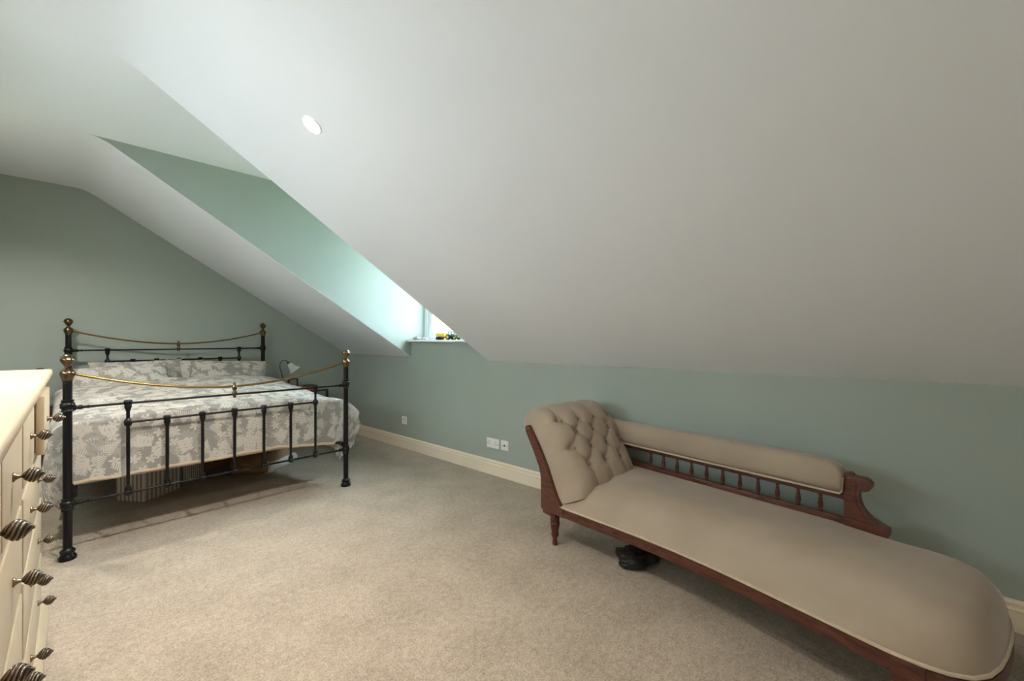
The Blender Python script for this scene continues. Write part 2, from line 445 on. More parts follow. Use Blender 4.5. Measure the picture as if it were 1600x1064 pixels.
downlight((.831, -1.5, on_slope(.831)), sn, 'added unseen downlight in the sloping ceiling by the rear wall')  # this and the next three: out-of-view lamps added to light the room
downlight((.05, .30, HC), (0,0,-1), 'added unseen downlight in the flat ceiling over the shut chest of drawers', .65)
downlight((.08, 1.80, HC), (0,0,-1), 'added unseen downlight in the flat ceiling over the open chest of drawers', .6)
downlight((-.22, 4.0, HC), (0,0,-1), 'added unseen downlight in the flat ceiling over the left side of the bed')

# ------------------------------------------------------------------ wall sockets (knee wall); local: x out of wall (-X world), y along wall
def socket_plate(y, z, wdt, label, kind):
    t = thing('wall_socket' if kind != 'aerial' else 'aerial_socket', label, 'socket', (W, y, z))
    box('plate', (-.010, -wdt/2, -.043), (0, wdt/2, .043), 'socket_white', t, .003)
    def hole(n, yy, zz, a, b2): box(n, (-.0115, yy-a/2, zz-b2/2), (-.0095, yy+a/2, zz+b2/2), 'socket_dark', t)
    def scr(yy): lathe('screw', [(.0035,-.0115),(.0035,-.009)], 'steel_dark', t, loc=(0, yy, 0), seg=10, axis='x')
    if kind == 'double':
        for s in (-1, 1):
            box('switch', (-.014, s*.012-.007, .012), (-.009, s*.012+.007, .032), 'gloss_white', t, .002)
            hole('pin_hole', s*.042, .016, .005, .009)
            hole('pin_hole', s*.042-.011, -.008, .008, .005); hole('pin_hole', s*.042+.011, -.008, .008, .005)
            scr(s*.062)
    elif kind == 'aerial':
        lathe('port', [(.008,-.0155),(.008,-.009)], 'socket_dark', t, seg=14, axis='x'); scr(.03); scr(-.03)
    else:
        hole('port', 0, .014, .016, .012); hole('port', 0, -.012, .010, .004); scr(.03); scr(-.03)
socket_plate(2.673, .278, .150, 'white double power socket on the green knee wall above the skirting', 'double')
socket_plate(2.528, .281, .088, 'white single aerial socket next to the double power socket', 'aerial')
socket_plate(4.05, .306, .088, 'white single phone socket on its own near the bed end of the knee wall', 'phone')

# ------------------------------------------------------------------ bed frame
FY = 3.36; HY = 5.29
FXL, FXR = .093, 1.674
HXL, HXR = .152, 1.666
bed = thing('bed_frame', 'black iron bed frame with brass finials and curved brass top rails', 'bed', ((FXL+FXR)/2, (FY+HY)/2, 0))
BO = Vector(bed.location)
def rel(p): return Vector(p)-BO
def ball(z, r, h):    # oblate knob with an equator rim
    pr = []
    for k in range(9):
        a = -PI/2+PI*k/8; pr.append((max(r*.36, r*math.cos(a)*.97), z+h*math.sin(a)))
    pr.insert(5, (r*1.04, z+h*.05)); pr.insert(5, (r*1.04, z-h*.05)) if False else None
    return pr
def make_post(x, y, ztop, collar, lowcollar):
    zb = ztop-.14
    prof = [(.036,0),(.038,.006),(.038,.016),(.031,.026),(.028,.034),(.032,.042),(.032,.050),(.022,.058),(.0195,.064)]
    post = None
    o = lathe('post', [(.0195,.05),(.0195,zb)], 'black_iron', bed, rel((x,y,0)), 20)
    lathe('post_foot', prof, 'black_iron', o, (0,0,0), 24)
    for zc in (collar, lowcollar):
        lathe('collar', [(.0195,zc-.034),(.026,zc-.032),(.026,zc-.024),(.023,zc-.020),(.030,zc-.012),(.031,zc),(.030,zc+.012),(.023,zc+.020),(.026,zc+.024),(.026,zc+.032),(.0195,zc+.034)], 'black_iron', o, (0,0,0), 24)
    fin = [(.022,zb-.004),(.0225,zb+.006),(.029,zb+.022),(.0315,zb+.036),(.0315,zb+.040),(.027,zb+.050),(.018,zb+.060),(.012,zb+.066),(.0115,zb+.074),
           (.014,zb+.079),(.024,zb+.095),(.0305,zb+.107),(.0315,zb+.110),(.0305,zb+.113),(.026,zb+.126),(.016,zb+.136),(.004,zb+.140)]
    lathe('finial', fin, 'antique_brass', o, (0,0,0), 28)
for x in (FXL, FXR): make_post(x, FY, 1.118, .838, .300)
for x in (HXL, HXR): make_post(x, HY, 1.382, 1.103, .330)
def rail(name, x0, x1, y, z, r=.0068, knuckle=True):
    parts = [tube_vf([rel((x0,y,z)), rel((x1,y,z))], r, 12)]
    if knuckle:
        for xa, s in ((x0,1),(x1,-1)):
            prof = [(.016,.020),(.016,.030),(.011,.036),(.013,.048),(.013,.054),(.008,.062),(.0075,.074),(.010,.078),(.010,.084),(.006,.088)]
            v, f = lathe_vf([(a, b2*s) for a, b2 in prof], 14, 'x'); parts.append(move_vf((v,f), rel((xa,y,z))))
    v, f = join_vf(*parts); return pyd(name, v, f, 'black_iron', bed)
rail('top_rail', FXL, FXR, FY, .825); rail('bottom_rail', FXL, FXR, FY, .300)
rail('top_rail', HXL, HXR, HY, 1.103); rail('bottom_rail', HXL, HXR, HY, .36)
fb = [.340+.1813*k for k in range(7)]; hb = [.396+.1727*k for k in range(7)]
rail('middle_rail', fb[0], fb[6], FY, .712, knuckle=False); rail('middle_rail', hb[0], hb[6], HY, 1.0, knuckle=False)
def bar(x, y, z0, z1, mid=None):
    prof = [(.0075,z0+.02),(.0085,z0+.08),(.0098,(z0+z1)/2),(.0090,z1-.06),(.0075,z1-.03)]
    o = lathe('spindle_bar', prof, 'black_iron', bed, rel((x,y,0)), 14)
    lathe('casting', [(.006,z1+.020),(.017,z1+.018),(.021,z1+.010),(.021,z1-.004),(.016,z1-.012),(.018,z1-.020),(.011,z1-.044),(.0078,z1-.052)], 'black_iron', o, seg=16)
    lathe('casting', [(.006,z0-.018),(.013,z0-.015),(.021,z0-.005),(.021,z0+.006),(.015,z0+.013),(.017,z0+.021),(.009,z0+.040)], 'black_iron', o, seg=16)
    if mid: lathe('casting', [(.009,mid-.026),(.018,mid-.014),(.0205,mid),(.018,mid+.014),(.009,mid+.026)], 'black_iron', o, seg=16)
for k in range(7):
    e = k in (0, 6)
    bar(fb[k], FY, .300, .825 if e else .712, .712 if e else None)
    bar(hb[k], HY, .36, 1.103 if e else 1.0, 1.0 if e else None)
def curve_rail(x0, x1, y, ze, zm):
    xm = (x0+x1)/2; hwid = (x1-x0)/2
    pts = [rel((x0+(x1-x0)*k/40, y, zm+(ze-zm)*abs((x0+(x1-x0)*k/40-xm)/hwid)**1.9)) for k in range(41)]
    o = tube('curved_top_rail', pts, .0075, 'brass_tube', bed, 12)
    o['label'] = 'polished brass curved rail'
curve_rail(FXL+.02, FXR-.02, FY, 1.012, .880); curve_rail(HXL+.02, HXR-.02, HY, 1.272, 1.158)
def clip(x, y, z0, z1):
    h = z1-z0
    lathe('rail_clip', [(.004,z0-.02),(.009,z0-.016),(.009,z0-.008),(.014,z0+.002),(.014,z0+h*.35),(.009,z0+h*.5),(.014,z0+h*.65),(.014,z1),(.009,z1+.010),(.010,z1+.018),(.004,z1+.026)], 'antique_brass', bed, rel((x,y,0)), 16)
clip(.883, FY, .822, .880); clip(.909, HY, 1.105, 1.158)
for xa, xb in ((FXL+.022, HXL+.022), (FXR-.022, HXR-.022)):
    o = tube('side_rail', [rel((xa,FY,.345)), rel((xb,HY,.345))], .018, 'black_iron', bed, 8)
box('slat_base', rel((.135,3.92,.335)), rel((1.640,5.24,.372)), 'black_iron', bed)

# mattress with piping
mat_o = thing('mattress', 'beige mattress with piped edges lying on the black bed frame', 'mattress', (.885, 4.32, .373))
MX0, MX1, MY0, MY1 = .14, 1.635, 3.452, 5.225
box('mattress_body', (MX0-.885, MY0-4.32, 0), (MX1-.885, MY1-4.32, .27), 'mattress_cloth', mat_o, .03, 3)
for z in (.012, .258):
    pts = []
    for cx_, cy_, a0 in ((MX1-.03,MY1-.03,0),(MX0+.03,MY1-.03,90),(MX0+.03,MY0+.03,180),(MX1-.03,MY0+.03,270)):
        for k in range(5):
            a = math.radians(a0+k*22.5); pts.append((cx_+.032*math.cos(a)-.885, cy_+.032*math.sin(a)-4.32, z))
    tube('piping', pts, .011, 'mattress_cloth', mat_o, 8, True)

# duvet: a sheet draped over mattress top, hanging at both sides and inside the footboard
def duvet():
    na, nb = 190, 190
    top0 = .742
    exL, exR = .12, 1.60          # where the top starts to fall
    eY = 3.440
    headY = 4.93
    dropL, dropR, dropF = .50, .56, .385
    v, uv, f = [], [], []
    A0, A1 = exL-dropL, exR+dropR
    B0, B1 = eY-dropF, headY
    def fall(d, r):      # arc length d -> (outward, down)
        if d <= 0: return 0, 0
        q = r*PI/2
        if d < q: return r*math.sin(d/r), r*(1-math.cos(d/r))
        return r, r+(d-q)
    for j in range(nb+1):
        b_ = B0+(B1-B0)*j/nb
        for i in range(na+1):
            a_ = A0+(A1-A0)*i/na
            da = (exL-a_) if a_ < exL else (a_-exR if a_ > exR else 0)
            sgn = -1 if a_ < exL else 1
            db = eY-b_ if b_ < eY else 0
            Ld = math.hypot(da, db)
            x = min(max(a_, exL), exR); y = max(b_, eY); z = top0
            # loft of the filling: swells to the middle and towards the pillows
            u_ = (x-exL)/(exR-exL); s_ = (y-eY)/(headY-eY)
            z += .045*math.sin(PI*u_)**.6*min(1, s_*4+.35)+.065*s_**1.5-.04*max(0, u_-.72)/.28*(1-s_)
            P3 = Vector((a_*2.1, b_*2.1, .3))
            wr = noise.noise(Vector((a_*3.3, b_*6.0, 1.7)))*.016+noise.noise(Vector((a_*8, b_*13, 4.1)))*.008
            rg = noise.ridged_multi_fractal(Vector((a_*2.4+.7*b_, b_*3.4, 2.2)), 1.0, 2.0, 3, 1.0, 2.0)
            z += wr+(rg-1.0)*.010
            if Ld > 0:
                cx_, cy_ = da/Ld, db/Ld
                # the sides puff outward, the foot is held straight by the footboard
                rside = (.06+.035*max(0, 1-(y-eY)/1.1) if sgn < 0 else .10)
                foot_near = max(0, 1-(y-eY)/.75)
                if sgn > 0: rside += .08*foot_near
                r = rside*cx_*cx_+.035*cy_*cy_+1e-4
                h, dn = fall(Ld, r)
                if sgn > 0 and da > 0: dn *= (.88+.12*foot_near)
                puff = 0
                if da > 0:
                    tt = min(1, Ld/dropR)
                    puff = (.045*math.sin(PI*tt)*(.4+.6*foot_near) if sgn > 0 else .04*tt*max(0, 1-(y-eY)/1.1))*cx_
                    fold = noise.noise(Vector((b_*9, Ld*2.0, 9+sgn)))*.030*tt+noise.noise(Vector((b_*22, Ld*7, 5)))*.012*tt
                    puff += fold
                    if sgn > 0: puff += foot_near*tt*(noise.noise(Vector((b_*6, Ld*16, 7)))*.030+noise.noise(Vector((b_*12+Ld*20, Ld*30, 2)))*.014)
                    tuck = max(0, tt-.75)/.25
                    puff -= .05*tuck*(1 if sgn > 0 else .4)
                x += sgn*cx_*(h+puff)
                fw = noise.noise(Vector((a_*5, Ld*9, 3)))*.006
                y -= cy_*(min(h, .035)+0.0)-fw*cy_
                y = max(y, 3.409 if .07 < x < 1.70 else 3.40)
                z -= dn
                if da > 0 and db > 0: z += .18*min(1, 2*cx_*cy_)*dn
            v.append((x, y, z)); uv.append((a_, b_))
    for j in range(nb):
        for i in range(na):
            k = j*(na+1)+i; f.append((k, k+1, k+na+2, k+na+1))
    me = bpy.data.meshes.new('duvet'); o0 = Vector((.885, 4.2, .645))
    me.from_pydata([tuple(Vector(p)-o0) for p in v], [], f); me.update()
    ul = me.uv_layers.new(name='UVMap')
    for lp in me.loops: ul.data[lp.index].uv = uv[lp.vertex_index]
    hem = []                                     # cream binding along the foot edge
    for j in range(nb):
        for i in range(na):
            a_ = A0+(A1-A0)*(i+.5)/na; b_ = B0+(B1-B0)*(j+.5)/nb
            hem.append(1 if (b_ < B0+.022 and exL-.02 < a_ < exR+.06) else 0)
    me.polygons.foreach_set('material_index', hem)
    o = link('duvet', me, ['floral_print', 'mattress_cloth'], None, 'all', o0)
    md = o.modifiers.new('thickness', 'SOLIDIFY'); md.thickness = .018; md.offset = -1
    return o
tag(duvet(), 'grey and cream leaf print duvet spread over the iron bed', 'duvet')

def pillow(name, loc, size, rot, label, seed, group):
    nx, ny = 36, 26; v, uv, f = [], [], []
    sx, sy, sz = size
    for side in (1, -1):
        for j in range(ny+1):
            for i in range(nx+1):
                a = -1+2*i/nx; b2 = -1+2*j/ny
                # corners stretch out, edges pinch in
                px = a*sx/2*(1-.07*(1-abs(b2)**2.0)*abs(a)**3 - .0); py = b2*sy/2*(1-.09*(1-abs(a)**2.0)*abs(b2)**3)
                t = (max(0,1-abs(a)**2.6)*max(0,1-abs(b2)**2.6))**.55
                pz = side*(sz/2*t+.004)+noise.noise(Vector((a*2.2+seed, b2*2.2, side*.4)))*.022*t+noise.noise(Vector((a*6+seed, b2*5, side)))*.007*t
                v.append((px, py, pz)); uv.append((px+seed*.37, py+side*1.3))
    n1 = (nx+1)*(ny+1)
    for s in (0, 1):
        for j in range(ny):
            for i in range(nx):
                k = s*n1+j*(nx+1)+i; q = (k, k+1, k+nx+2, k+nx+1); f.append(q if s == 0 else q[::-1])
    bd = [i for i in range(nx)]+[j*(nx+1)+nx for j in range(ny)]+[ny*(nx+1)+i for i in range(nx, 0, -1)]+[j*(nx+1) for j in range(ny, 0, -1)]
    for i in range(len(bd)):
        p, q = bd[i], bd[(i+1) % len(bd)]; f.append((q, p, p+n1, q+n1))
    me = bpy.data.meshes.new(name); me.from_pydata(v, [], f); me.update()
    ul = me.uv_layers.new(name='UVMap')
    for lp in me.loops: ul.data[lp.index].uv = uv[lp.vertex_index]
    o = link(name, me, 'floral_print', None, 'all'); o.location = loc; o.rotation_euler = rot
    return tag(o, label, 'pillow', group)
R = math.radians
pillow('pillow', (.60, 5.12, .83), (.66,.40,.15), (R(62),R(-1),R(2)), 'leaf print pillow propped against the left half of the headboard', 1, 'pillows on the bed')
pillow('pillow', (.47, 4.90, .825), (.66,.42,.15), (R(44),R(-3),R(4)), 'leaf print pillow leaning in front of the propped pillow, beside the left post', 2, 'pillows on the bed')
pillow('pillow', (1.31, 5.11, .82), (.72,.38,.15), (R(56),R(3),R(-2)), 'wide leaf print pillow propped on the bedside table side of the headboard', 3, 'pillows on the bed')
pillow('pillow', (.945, 5.185, .83), (.30,.36,.11), (R(74),R(2),R(0)), 'small leaf print pillow showing in the gap between the two propped pillows', 5, 'pillows on the bed')

# ------------------------------------------------------------------ bedside tables, lamps, books
def side_table(loc, wx, dy, h, label):
    t = thing('bedside_table', label, 'table', loc)
    box('table_top', (-wx/2,-dy/2,h-.022), (wx/2,dy/2,h), 'table_dark', t, .004)
    box('shelf', (-wx/2+.02,-dy/2+.02,h*.32), (wx/2-.02,dy/2-.02,h*.32+.015), 'table_dark', t, .003)
    for sx in (-1,1):
        for sy in (-1,1):
            box('leg', (sx*(wx/2-.012)-.011, sy*(dy/2-.012)-.011, 0), (sx*(wx/2-.012)+.011, sy*(dy/2-.012)+.011, h-.022), 'antique_brass', t, .002)
    return t
TH = .625
side_table((2.02, 5.13, 0), .44, .42, TH, 'dark bedside table with brass legs between the bed and the knee wall')
side_table((-.21, 5.13, 0), .44, .42, .60, 'dark bedside table with brass legs behind the white chests')
def lamp(loc, rz, label):
    t = thing('bedside_lamp', label, 'lamp', loc, rz, 'arched bedside lamps')
    lathe('base', [(.055,0),(.058,.004),(.05,.012),(.015,.018),(.007,.024)], 'lamp_metal', t, seg=24)
    pts = [(0,0,.02),(0,0,.10),(-.012,0,.18),(-.03,0,.25),(-.028,0,.30),(0,0,.335),(.035,0,.33),(.052,0,.305)]
    tube('arm', smooth_path(pts, 6), .0055, 'lamp_metal', t, 8)
    s = lathe('lamp_shade', [(.012,.0),(.022,-.010),(.034,-.035),(.040,-.065),(.052,-.09),(.066,-.105),(.064,-.105),(.049,-.088),(.037,-.063),(.031,-.036),(.019,-.012)], 'frosted_glass', t, (.058,0,.30), 24)
    s.rotation_euler = (0, R(-38), 0)
    h = lathe('lamp_holder', [(.010,.018),(.014,.012),(.016,0),(.014,-.014)], 'lamp_metal', t, (.056,0,.303), 16); h.rotation_euler = (0, R(-38), 0)
lamp((1.845, 5.20, TH), R(-20), 'arched metal lamp with frosted glass shade on the bedside table by the knee wall')
lamp((.00, 5.20, .60+.025), R(200), 'arched lamp whose dark top shows just above the white chests')
pf = thing('photo_frame', 'small black standing photo frame beside the arched lamp', 'photo frame', (1.915, 5.10, TH), R(8))
wv = bmesh.new(); add_box(wv, (-.055,-.008,0),(-.043,.008,.13)); add_box(wv, (.043,-.008,0),(.055,.008,.13)); add_box(wv, (-.043,-.008,0),(.043,.008,.012)); add_box(wv, (-.043,-.008,.118),(.043,.008,.13))
frombm('frame', wv, 'book_black', pf); box('picture', (-.043,.0,.012), (.043,.004,.118), 'box_beige', pf)
def book(loc, sz, rz, mat, label):
    t = thing('book', label, 'book', loc, rz, 'books on the bedside table')
    a, b2, h = sz
    box('pages', (-a/2+.004,-b2/2+.004,.003), (a/2-.002,b2/2-.004,h-.003), 'paper', t)
    bm = bmesh.new(); add_box(bm, (-a/2,-b2/2,0),(a/2,b2/2,.003)); add_box(bm, (-a/2,-b2/2,h-.003),(a/2,b2/2,h)); add_box(bm, (-a/2,-b2/2,.003),(a/2,-b2/2+.003,h-.003))
    frombm('cover', bm, mat, t)
book((1.965, 4.985, TH), (.085,.13,.042), R(-2), 'book_orange', 'thick orange book lying at the front of the bedside table')
book((2.052, 4.985, TH), (.085,.13,.036), R(1), 'book_red', 'thick red book lying between the orange book and the beige box')
book((2.03, 4.99, TH+.043), (.17,.12,.014), R(5), 'book_black', 'thin black book lying on top of the orange and red books')
bx_ = thing('storage_box', 'small beige card box at the wall end of the bedside table', 'box', (2.155, 4.985, TH))
box('box_body', (-.055,-.06,0),(.055,.06,.042), 'box_beige', bx_, .002); box('lid', (-.058,-.063,.042),(.058,.063,.056), 'box_beige', bx_, .002)
bb = thing('wooden_box', 'small brown wooden box on the table behind the white chests', 'box', (.02, 4.99, .6))
box('box_body', (-.07,-.06,0),(.07,.06,.06), 'red_wood', bb, .003); box('lid', (-.075,-.065,.06),(.075,.065,.075), 'table_dark', bb, .003)

# ------------------------------------------------------------------ under the bed
def fabric_box(loc, rz, sx, sy, h, mat, label):
    t = thing('storage_box', label, 'box', loc, rz, 'striped boxes under the bed')
    box('box_body', (0,0,0),(sx,sy,h-.03), mat, t, .008); box('lid', (-.004,-.004,h-.03),(sx+.004,sy+.004,h), mat, t, .006)
    return t
sb = fabric_box((.504, 4.116, 0), R(35), .30, .24, .25, 'stripe_wide', 'grey and white broad striped box under the bed, nearer the footboard')
tube('cord', [(-.006,.20,.19),(-.010,.15,.205),(-.009,.10,.222),(-.006,.06,.225)], .003, 'white_cloth', sb, 6)
fabric_box((.79, 4.40, 0), R(20), .14, .24, .25, 'stripe_narrow', 'fine pinstriped box under the bed, behind the broad striped one')
cb = thing('cardboard_box', 'orange brown cardboard box in the shadow under the bed', 'box', (1.12, 4.86, 0), R(12))
box('box_body', (-.13,-.10,0),(.13,.10,.11), 'cardboard', cb, .002)
for s in (-1,1): box('flap', (-.13, s*.052-.046, .111),(.13, s*.052+.046,.114), 'cardboard', cb)
def floor_cushion():
    bm = bmesh.new(); bmesh.ops.create_cube(bm, size=2)
    bmesh.ops.subdivide_edges(bm, edges=bm.edges[:], cuts=14, use_grid_fill=True)
    for v in bm.verts:
        x, y, z = v.co
        kx = 1-.10*(abs(y)**3)-.10*abs(z)**3; ky = 1-.10*abs(x)**3-.10*abs(z)**3
        h = .055+.045*(y+1)/2+.02*(1-x*x)
        v.co = Vector((x*.25*kx, y*.20*ky, (z+1)*h*(1-.25*max(abs(x),abs(y))**4)))
        v.co += Vector((noise.noise(v.co*14), noise.noise(v.co*14+Vector((3,0,0))), .0))*.008
    for f in bm.faces:
        c = f.calc_center_median(); f.material_index = 1 if (c.y < -.15 and c.z < .095 and c.x > -.22) or c.x > .215 else 0
    o = frombm('floor_cushion', bm, ['brown_cloth','white_cloth'], None, 'all')
    o.location = (1.418, 4.434, 0.0); o.rotation_euler = (0, 0, R(37.6))
    return tag(o, 'brown cushion with a white quilted side lying under the bed', 'cushion')
floor_cushion()

# ------------------------------------------------------------------ white chests of drawers
TH_D = .033
def knob_mesh():
    seg, ns = 72, 84; prof = [(.010,0),(.0105,.002),(.007,.005),(.0042,.009),(.0042,.011)]
    v, f, mi = [], [], []
    zs = []
    for r, z in prof: zs.append((r, z, 0))
    for k in range(ns+1):
        t = k/ns; a = PI*t; zs.append((max(.0035, .0160*math.sin(a)**.85), .0115+.037*t, math.sin(a)))
    zs.append((.002, .0495, 0))
    for r, z, am in zs:
        for k in range(seg):
            th = 2*PI*k/seg; tw = th*6+z*960
            rr = r*(1+.06*am*math.cos(tw)); v.append((z, rr*math.cos(th), rr*math.sin(th)))
    for i in range(len(zs)-1):
        for k in range(seg):
            k2 = (k+1) % seg; f.append((i*seg+k, i*seg+k2, (i+1)*seg+k2, (i+1)*seg+k))
            th = 2*PI*(k+.5)/seg; z = (zs[i][1]+zs[i+1][1])/2
            mi.append(1 if zs[i][2] > .05 and math.cos(th*6+z*960) < .05 else 0)
    f.append(tuple(range(seg))[::-1]); mi.append(0); f.append(tuple((len(zs)-1)*seg+k for k in range(seg))); mi.append(0)
    me = bpy.data.meshes.new('knob'); me.from_pydata(v, [], f); me.update()
    me.materials.append(MATS['knob_bronze']); me.materials.append(MATS['knob_groove'])
    me.polygons.foreach_set('material_index', mi); me.polygons.foreach_set('use_smooth', [True]*len(f))
    return me
KNOB = knob_mesh()
def chest(y0, y1, label, open_far, ea=0.0, eb=0.0):
    # local: x = out of the front, y along the wall
    yc = (y0+y1)/2
    t = thing('chest_of_drawers', label, 'chest of drawers', (-.095+TH_D*yc, yc, 0), -TH_D)
    hw_ = (y1-y0)/2-.003; D = .46
    bm = bmesh.new()                                   # carcass with open front: sides, back, rails
    add_box(bm, (-D,-hw_,.07), (0,-hw_+.022,1.03)); add_box(bm, (-D,hw_-.022,.07), (0,hw_,1.03)); add_box(bm, (-D,-hw_+.022,.07), (-D+.012,hw_-.022,1.03))
    for z0, z1 in ((.07,.095),(.309,.329),(.542,.562),(.771,.791),(1.003,1.03)): add_box(bm, (-D+.012,-hw_+.022,z0), (0,hw_-.022,z1))
    add_box(bm, (-D+.012,-.011,.791), (0,.011,1.003))
    frombm('carcass', bm, 'chest_paint', t)
    box('plinth', (-D,-hw_-ea*.004,0), (.012,hw_+eb*.004,.058), 'chest_paint', t)
    prism('plinth_moulding', [(0,.0581),(.023,.0581),(.023,.044),(.0235,0),(.012,0),(.0,.0)][::-1] if False else [(.0121,0),(.024,0),(.024,.045),(.0225,.052),(.0165,.062),(.012,.072),(.006,.078),(.0005,.080),(.0005,.0585),(.0121,.0585)], 'y', -hw_-ea*.004, hw_+eb*.004, 'chest_paint', t)
    top = box('chest_top', (-D,-hw_-ea*.022,1.045), (.036,hw_+eb*.022,1.072), 'chest_paint', t, .009, 3)
    box('cornice', (-D,-hw_-ea*.012,1.030), (.020,hw_+eb*.012,1.045), 'chest_paint', top, .006, 2)
    def drawer(ya, yb, z0, z1, knobs, out=0):
        g = .003
        bm = bmesh.new()
        add_box(bm, (-.018, ya+g, z0+g), (.004, yb-g, z1-g), .004, 2)
        add_box(bm, (-.40, ya+.012, z0+.012), (-.018, ya+.024, z1-.03)); add_box(bm, (-.40, yb-.024, z0+.012), (-.018, yb-.012, z1-.03))
        add_box(bm, (-.40, ya+.024, z0+.012), (-.018, yb-.024, z0+.02)); add_box(bm, (-.40, ya+.024, z0+.02), (-.388, yb-.024, z1-.03))
        o = frombm('drawer', bm, 'chest_paint', t); o.location = (out, 0, 0)
        for ky in knobs:
            k = bpy.data.objects.new('knob', KNOB); COL.objects.link(k); k.parent = o; k.location = (.004, ky, (z0+z1)/2)
            k['label'] = 'spiral fluted bronze knob'
    kx = .200
    drawer(-hw_+.022, -.011, .791, 1.003, [-kx]); drawer(.011, hw_-.022, .791, 1.003, [kx], .024 if open_far else 0)
    for z0, z1 in ((.562,.771),(.329,.542),(.095,.309)): drawer(-hw_+.022, hw_-.022, z0, z1, [-kx, kx])
chest(1.725, 2.697, 'cream painted chest of drawers with a small top drawer pulled open', True, 0, 1)
chest(.753, 1.725, 'cream painted chest of drawers with all drawers shut, next to the open one', False, 1, 0)

# ------------------------------------------------------------------ chaise longue
CH = thing('chaise_longue', 'beige velvet chaise longue with buttoned headrest and red wood frame', 'chaise longue', (1.99, 1.496, 0), math.atan2(-.9857, -.1684))
# local axes: x = s (towards the foot end), y = n flipped; world n = (.9857,-.1684) = local +y
def nfront(s): return .050*math.sin(PI*min(1, max(0, (s-.05)/1.45)))**1.3
front_pts = [(.075, nfront(.075))]+[(s/20, nfront(s/20)) for s in range(3, 30)]
end_pts = [(1.50,.000),(1.57,.004),(1.62,.018),(1.665,.05),(1.692,.10),(1.708,.17),(1.716,.25),(1.720,.34),(1.719,.43),(1.709,.51),(1.682,.572),(1.635,.608),(1.57,.622),(1.50,.620)]
back_pts = [(1.45-s*.0625*1.0, .618) for s in range(0, 22)]+[(.075,.618)]
outline = front_pts+end_pts+back_pts+[(.075, .45), (.075, .30), (.075, .15)]
def seat_cushion():
    n = len(outline); rings = [0,.01,.03,.06,.10,.15,.21,.28,.36,.45,.6,.8,1.0]
    v, f = [], []
    for k in rings:
        for (s, nn) in outline:
            ms = min(max(s, .36), 1.36); mn = .31
            p = Vector((s, nn)).lerp(Vector((ms, mn)), k)
            d = min(k/.30, 1)
            zb = .250+.150*max(0, min(1, (nn-.45)/.12))*max(0, min(1, (1.45-s)/.25))
            soft = max(0, min(1, (.32-nn)/.2))*max(0, min(1, (1.62-s)/.2))      # front edge rolls gently, the ends stand up
            steep = (1-(1-d)**2.6)**.55; easy = math.sin(PI/2*min(1, k/.80))**.85
            z = zb+(.394-zb)*(steep*(1-soft)+easy*soft)+.008*k
            z += noise.noise(Vector((p.x*3, p.y*3, 1)))*.004*d
            if k in (.03,.06,.10) and p.x > 1.55: z += .004*math.sin(p.y*90)*(1-abs(k-.06)/.06)
            v.append((p.x, p.y, z))
    for r in range(len(rings)-1):
        for i in range(n):
            j = (i+1) % n; f.append((r*n+i, r*n+j, (r+1)*n+j, (r+1)*n+i))
    b0 = len(v); v += [(s, nn, .236) for s, nn in outline]
    for i in range(n): j = (i+1) % n; f.append((i, j, b0+j, b0+i))
    f.append(tuple(b0+i for i in range(n)))
    o = pyd('seat_cushion', v, f, 'velvet', CH, 'all')
    tube('welt', [(s, nn-.004 if nn < .3 else nn+.004, .249) for s, nn in front_pts+end_pts+back_pts], .0065, 'velvet_welt', o, 8)
seat_cushion()
def rail_strip(name, pts, z0, z1, out, th):
    """wooden rail following a plan line; outward side is to the right of travel"""
    v, f = [], []; n = len(pts)
    for i, p in enumerate(pts):
        a = Vector(pts[max(i-1,0)]); c = Vector(pts[min(i+1,n-1)]); t = (c-a).normalized(); nr = Vector((t.y, -t.x)); q = Vector(p)
        for d, z in ((out,z0),(out,z1),(out-th,z1),(out-th,z0)): v.append((q.x+nr.x*d, q.y+nr.y*d, z))
    for i in range(n-1):
        for k in range(4): f.append((i*4+k, i*4+(k+1)%4, (i+1)*4+(k+1)%4, (i+1)*4+k))
    f.append((0,1,2,3)); f.append(tuple((n-1)*4+k for k in range(4)))
    return pyd(name, v, f, 'red_wood', CH)
rail_strip('front_rail', [(.06,nfront(.06))]+front_pts[1:]+[(1.5,0)], .196, .240, .006, .03)
rail_strip('end_rail', end_pts, .196, .240, .006, .03)
rail_strip('back_rail', [(1.50,.620)]+back_pts, .196, .240, .006, .03)
# headrest
MK = [(.215,.33),(.20,.41),(.158,.49),(.105,.58),(.055,.665),(-.02,.738),(-.115,.785),(-.20,.775),(-.255,.735),(-.277,.68),(-.25,.632),(-.20,.61),(-.15,.52),(-.095,.40),(-.07,.28),(.08,.262)]
BK = [(.085,.265),(.045,.33),(-.015,.44),(-.072,.55),(-.128,.635),(-.165,.69),(-.205,.725),(-.245,.715),(-.268,.685),(-.262,.655),(-.235,.635),(-.20,.625),(-.14,.51),(-.09,.40),(-.065,.28),(.06,.262)]
NS = 6
MP = smooth_path([Vector((a,b2,0)) for a,b2 in MK], NS); BP = smooth_path([Vector((a,b2,0)) for a,b2 in BK], NS)
DEP = .605; N0 = .012
BUTT = []   # (n, key-parameter along profile)
for row, kk in enumerate((2.05, 3.0, 4.0, 4.85)):
    for nn in ((.16,.30,.44) if row % 2 == 0 else (.09,.23,.37,.51)): BUTT.append((nn+.005, kk, row))
def seg_d(p, a, b2):
    ab = b2-a; t = max(0, min(1, (p-a).dot(ab)/max(1e-9, ab.length_squared))); return (p-(a+ab*t)).length
def arc_pos(kk): return .088*kk     # metres along the face per key
SEGS = []
